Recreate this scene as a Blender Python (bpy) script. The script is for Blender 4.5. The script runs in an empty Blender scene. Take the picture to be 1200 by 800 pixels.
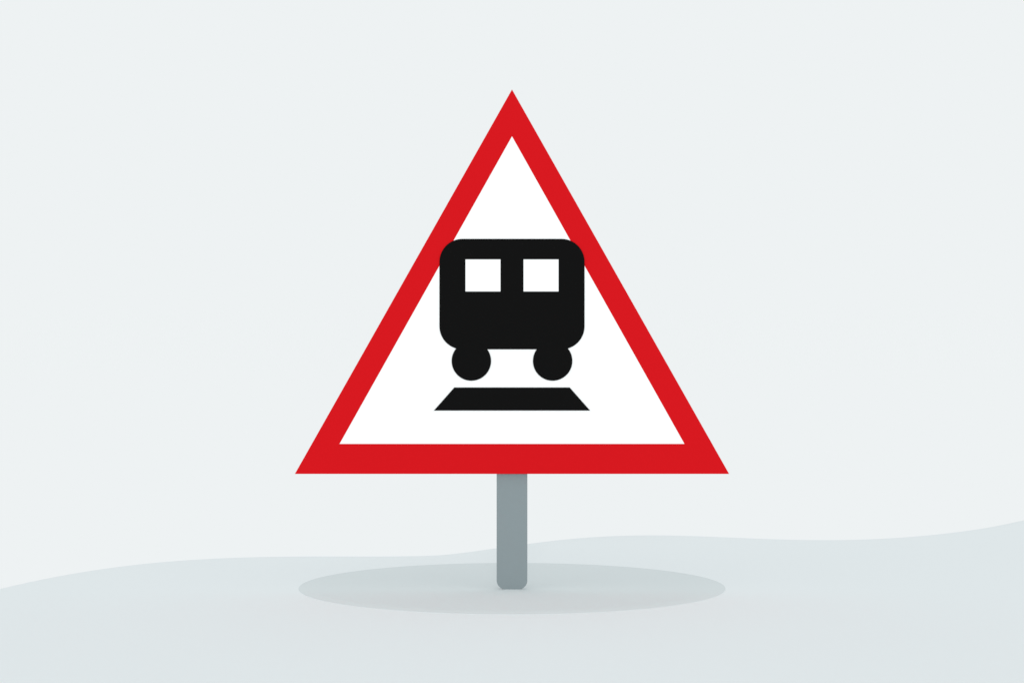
import bpy, bmesh, math
import numpy as np

S = bpy.context.scene
# ---------------- camera ----------------
cd = bpy.data.cameras.new('camera'); cam = bpy.data.objects.new('camera', cd)
S.collection.objects.link(cam); S.camera = cam
cam.location = (0, 0, 0.5759); cam.rotation_euler = (math.pi/2, 0, 0)
cd.sensor_width = 36; cd.sensor_fit = 'HORIZONTAL'; cd.lens = 36*2387/1200
cd.clip_start = 0.05; cd.clip_end = 2000

# ---------------- even pale overcast sky ----------------
def lin(h):
    c = [int(h[i:i+2], 16)/255 for i in (0, 2, 4)]
    return [x/12.92 if x <= .04045 else ((x+.055)/1.055)**2.4 for x in c]
W = bpy.data.worlds.new('World'); S.world = W; W.use_nodes = True
bg = W.node_tree.nodes['Background']
bg.inputs['Color'].default_value = (*lin('eef2f3'), 1); bg.inputs['Strength'].default_value = 1.0
W.cycles.sampling_method = 'AUTOMATIC'

# ---------------- weak, veiled sun low behind the viewer ----------------
sd = bpy.data.lights.new('sun', 'SUN'); sun = bpy.data.objects.new('sun', sd)
S.collection.objects.link(sun)
sd.energy = .9; sd.angle = math.radians(10); sd.color = (1, .985, .97)
sun.rotation_euler = (math.radians(90-9), 0, 0)           # shines towards +Y, 9 degrees above the ground

S.view_settings.view_transform = 'Standard'; S.view_settings.look = 'None'
S.view_settings.exposure = 0; S.view_settings.gamma = 1

# ---------------- materials ----------------
def mat(name, rgb, var=.004, scale=9, rough=.9):
    m = bpy.data.materials.new(name); m.use_nodes = True
    nt = m.node_tree; b = nt.nodes['Principled BSDF']
    b.inputs['Roughness'].default_value = rough
    b.inputs['Specular IOR Level'].default_value = 0.0
    tc = nt.nodes.new('ShaderNodeTexCoord'); n = nt.nodes.new('ShaderNodeTexNoise')
    n.inputs['Scale'].default_value = scale; n.inputs['Detail'].default_value = 3
    r = nt.nodes.new('ShaderNodeValToRGB')
    r.color_ramp.elements[0].color = (*[c*(1-var) for c in rgb], 1)
    r.color_ramp.elements[1].color = (*[min(1, c*(1+var)) for c in rgb], 1)
    nt.links.new(tc.outputs['Object'], n.inputs['Vector'])
    nt.links.new(n.outputs['Fac'], r.inputs['Fac']); nt.links.new(r.outputs['Color'], b.inputs['Base Color'])
    return m
M_GROUND = mat('pale_ground', (.821, .857, .869), .003, 2)
M_SHADOW = mat('shadow_grey', (.703, .749, .758), .003, 2)  # shadow tone under the sign, put into the base colour
M_RED = mat('red_paint', (.638, .0090, .0132), .006)
M_WHITE = mat('white_sheeting', (.95, .95, .95), 0)
M_BLACK = mat('black_vinyl', (.0070, .0069, .0069), 0)
M_POST = mat('grey_post_paint', (.254, .297, .312), .004)
M_BACK = mat('bare_aluminium_grey', (.80, .81, .82), .01)

# ---------------- helpers ----------------
def link(name, bm, m, parent=None, smooth=False):
    bmesh.ops.recalc_face_normals(bm, faces=bm.faces)
    me = bpy.data.meshes.new(name); bm.to_mesh(me); bm.free(); me.materials.append(m)
    if smooth:
        for p in me.polygons: p.use_smooth = True
    o = bpy.data.objects.new(name, me); S.collection.objects.link(o)
    if parent: o.parent = parent
    return o
def slab(bm, outline, y0, y1):
    """solid between y0 (front) and y1 (back) with its outline in x, z"""
    f = [bm.verts.new((x, y0, z)) for x, z in outline]; b = [bm.verts.new((x, y1, z)) for x, z in outline]
    n = len(outline)
    for i in range(n):
        j = (i+1) % n; bm.faces.new((f[i], f[j], b[j], b[i]))
    bm.faces.new(f); bm.faces.new(b)
def arc(cx, cz, r, a0, a1, n=12):
    return [(cx+r*math.cos(math.radians(a0+(a1-a0)*i/n)), cz+r*math.sin(math.radians(a0+(a1-a0)*i/n))) for i in range(n+1)]
def rrect(x0, z0, x1, z1, r, n=12):
    return (arc(x1-r, z1-r, r, 0, 90, n)+arc(x0+r, z1-r, r, 90, 180, n)+arc(x0+r, z0+r, r, 180, 270, n)+arc(x1-r, z0+r, r, 270, 360, n))

# ---------------- ground: one sheet, a low knoll whose brow rolls away behind the sign ----------------
BROW = [(-1.202, 4.7045), (-1.157, 4.8587), (-1.105, 5.0006), (-1.044, 5.1241), (-0.976, 5.2259), (-0.900, 5.3050), (-0.819, 5.3626), (-0.733, 5.4005), (-0.644, 5.4217), (-0.553, 5.4300), (-0.461, 5.4303), (-0.368, 5.4295), (-0.277, 5.4372), (-0.186, 5.4702), (-0.095, 5.5776), (0.000, 5.7099), (0.099, 5.8388), (0.201, 5.9423), (0.305, 6.0068), (0.408, 6.0292), (0.509, 6.0158), (0.607, 5.9796), (0.703, 5.9360), (0.799, 5.8996), (0.896, 5.8823), (0.997, 5.8918), (1.105, 5.9328), (1.220, 6.0081), (1.346, 6.1221), (1.488, 6.2868), (1.656, 6.5336)]                                     # (x, y) of the start of the brow, metres
K = .8; CAP = .25
bx = np.array([p[0] for p in BROW]); by = np.array([p[1] for p in BROW])
n = len(bx); h = np.diff(bx)
A = np.zeros((n, n)); R = np.zeros(n); A[0, 0] = A[-1, -1] = 1
for i in range(1, n-1):
    A[i, i-1] = h[i-1]; A[i, i] = 2*(h[i-1]+h[i]); A[i, i+1] = h[i]
    R[i] = 6*((by[i+1]-by[i])/h[i]-(by[i]-by[i-1])/h[i-1])
M2 = np.linalg.solve(A, R)
def brow(x):
    if x < bx[0]: return by[0]-1.5*math.tanh((bx[0]-x)*1.0)
    if x > bx[-1]: return by[-1]+1.2*math.tanh((x-bx[-1])*1.1)
    i = min(n-2, int(np.searchsorted(bx, x, 'right')-1)); a = (bx[i+1]-x)/h[i]; b = 1-a
    return a*by[i]+b*by[i+1]+((a**3-a)*M2[i]+(b**3-b)*M2[i+1])*h[i]**2/6
def drop(s):
    if s <= 0: return 0.0
    sc = CAP/(2*K)
    return -K*s*s if s < sc else -K*sc*sc-CAP*(s-sc)
xs = [-80, -50, -30, -18, -11, -7, -5, -4, -3.3, -2.8, -2.4]+[round(-2.2+.02*i, 3) for i in range(221)]+[2.4, 2.8, 3.3, 4, 5, 7, 11, 18, 30, 50, 80]
ys = [-60, -30, -12, -4, 0, 2, 3, 3.6]+[round(4+.02*i, 3) for i in range(176)]+[7.8, 8.4, 9.5, 12, 18, 30, 55, 90]
bm = bmesh.new(); bc = [brow(x) for x in xs]
V = [[bm.verts.new((x, y, drop(y-bc[i]))) for y in ys] for i, x in enumerate(xs)]
for i in range(len(xs)-1):
    for j in range(len(ys)-1):
        bm.faces.new((V[i][j], V[i+1][j], V[i+1][j+1], V[i][j+1]))
g = link('ground', bm, M_GROUND, smooth=True)
g['kind'] = 'structure'

# ---------------- thin grey disc on the ground, painted as the oval shadow under the sign ----------------
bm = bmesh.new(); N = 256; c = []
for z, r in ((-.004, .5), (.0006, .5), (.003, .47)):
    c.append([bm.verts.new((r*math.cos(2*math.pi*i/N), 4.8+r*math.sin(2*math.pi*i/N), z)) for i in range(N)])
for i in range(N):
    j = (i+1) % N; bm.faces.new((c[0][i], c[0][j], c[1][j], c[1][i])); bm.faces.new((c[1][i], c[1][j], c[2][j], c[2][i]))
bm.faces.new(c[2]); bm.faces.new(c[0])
p = link('painted_shadow', bm, M_SHADOW)
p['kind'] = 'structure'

# ---------------- the warning sign ----------------
root = bpy.data.objects.new('warning_sign', None); S.collection.objects.link(root)
root.location = (0, 4.7156, .003); root.empty_display_size = .2
root['label'] = 'red bordered white triangular railway warning sign with a black train symbol on a grey post'
root['category'] = 'road sign'
# sign drawing units: 1 unit = U metres, z measured up from the foot of the post
U = 4.7032/2387
EYE = .5729
def q(x, y): return ((x-600)*U, EYE-(y-400)*U)
YB = -.0124
# post: flat-fronted bar with rounded foot
hw = 18*4.7156/2387; rr = 10.5*4.7156/2387
bm = bmesh.new()
slab(bm, [(hw, 1.0), (-hw, 1.0)]+arc(-hw+rr, rr, rr, 180, 270, 14)+arc(hw-rr, rr, rr, 270, 360, 14), 0, .012)
link('post', bm, M_POST, root)
# red board
bm = bmesh.new(); slab(bm, [q(600, 105), q(345.5, 555), q(854.5, 555)], YB, YB+.003)
link('border_panel', bm, M_RED, root)
bm = bmesh.new(); slab(bm, [q(600, 107), q(347.2, 554), q(852.8, 554)], YB+.0032, -.0002)
link('back_panel', bm, M_BACK, root)
# white face
bm = bmesh.new(); slab(bm, [q(600, 160), q(398, 519.8), q(802, 519.8)], YB-.0008, YB+.0005)
link('face_panel', bm, M_WHITE, root)
# black train pictogram, cut vinyl
def qr(x0, y0, x1, y1, r):
    a = q(x0, y1); b = q(x1, y0); return rrect(a[0], a[1], b[0], b[1], r*U, 20)
bm = bmesh.new(); slab(bm, qr(515, 280, 685, 409.2, 27), YB-.0020, YB-.0004)
train = link('train_symbol', bm, M_BLACK, root)
for x in (545.5, 613.5):
    a = q(x, 341.5); b = q(x+41, 304)
    bm = bmesh.new(); slab(bm, [(a[0], a[1]), (b[0], a[1]), (b[0], b[1]), (a[0], b[1])], YB-.0026, YB-.0016)
    link('window', bm, M_WHITE, train)
for x in (552.4, 647.6):
    a = q(x, 422.8)
    bm = bmesh.new(); slab(bm, arc(a[0], a[1], 23.1*U, 0, 360, 64)[:-1], YB-.0023, YB-.0006)
    link('wheel', bm, M_BLACK, train)
bm = bmesh.new(); slab(bm, [q(532.4, 453.8), q(508.5, 480.8), q(691.5, 480.8), q(667.6, 453.8)], YB-.0020, YB-.0004)
link('track_symbol', bm, M_BLACK, root)
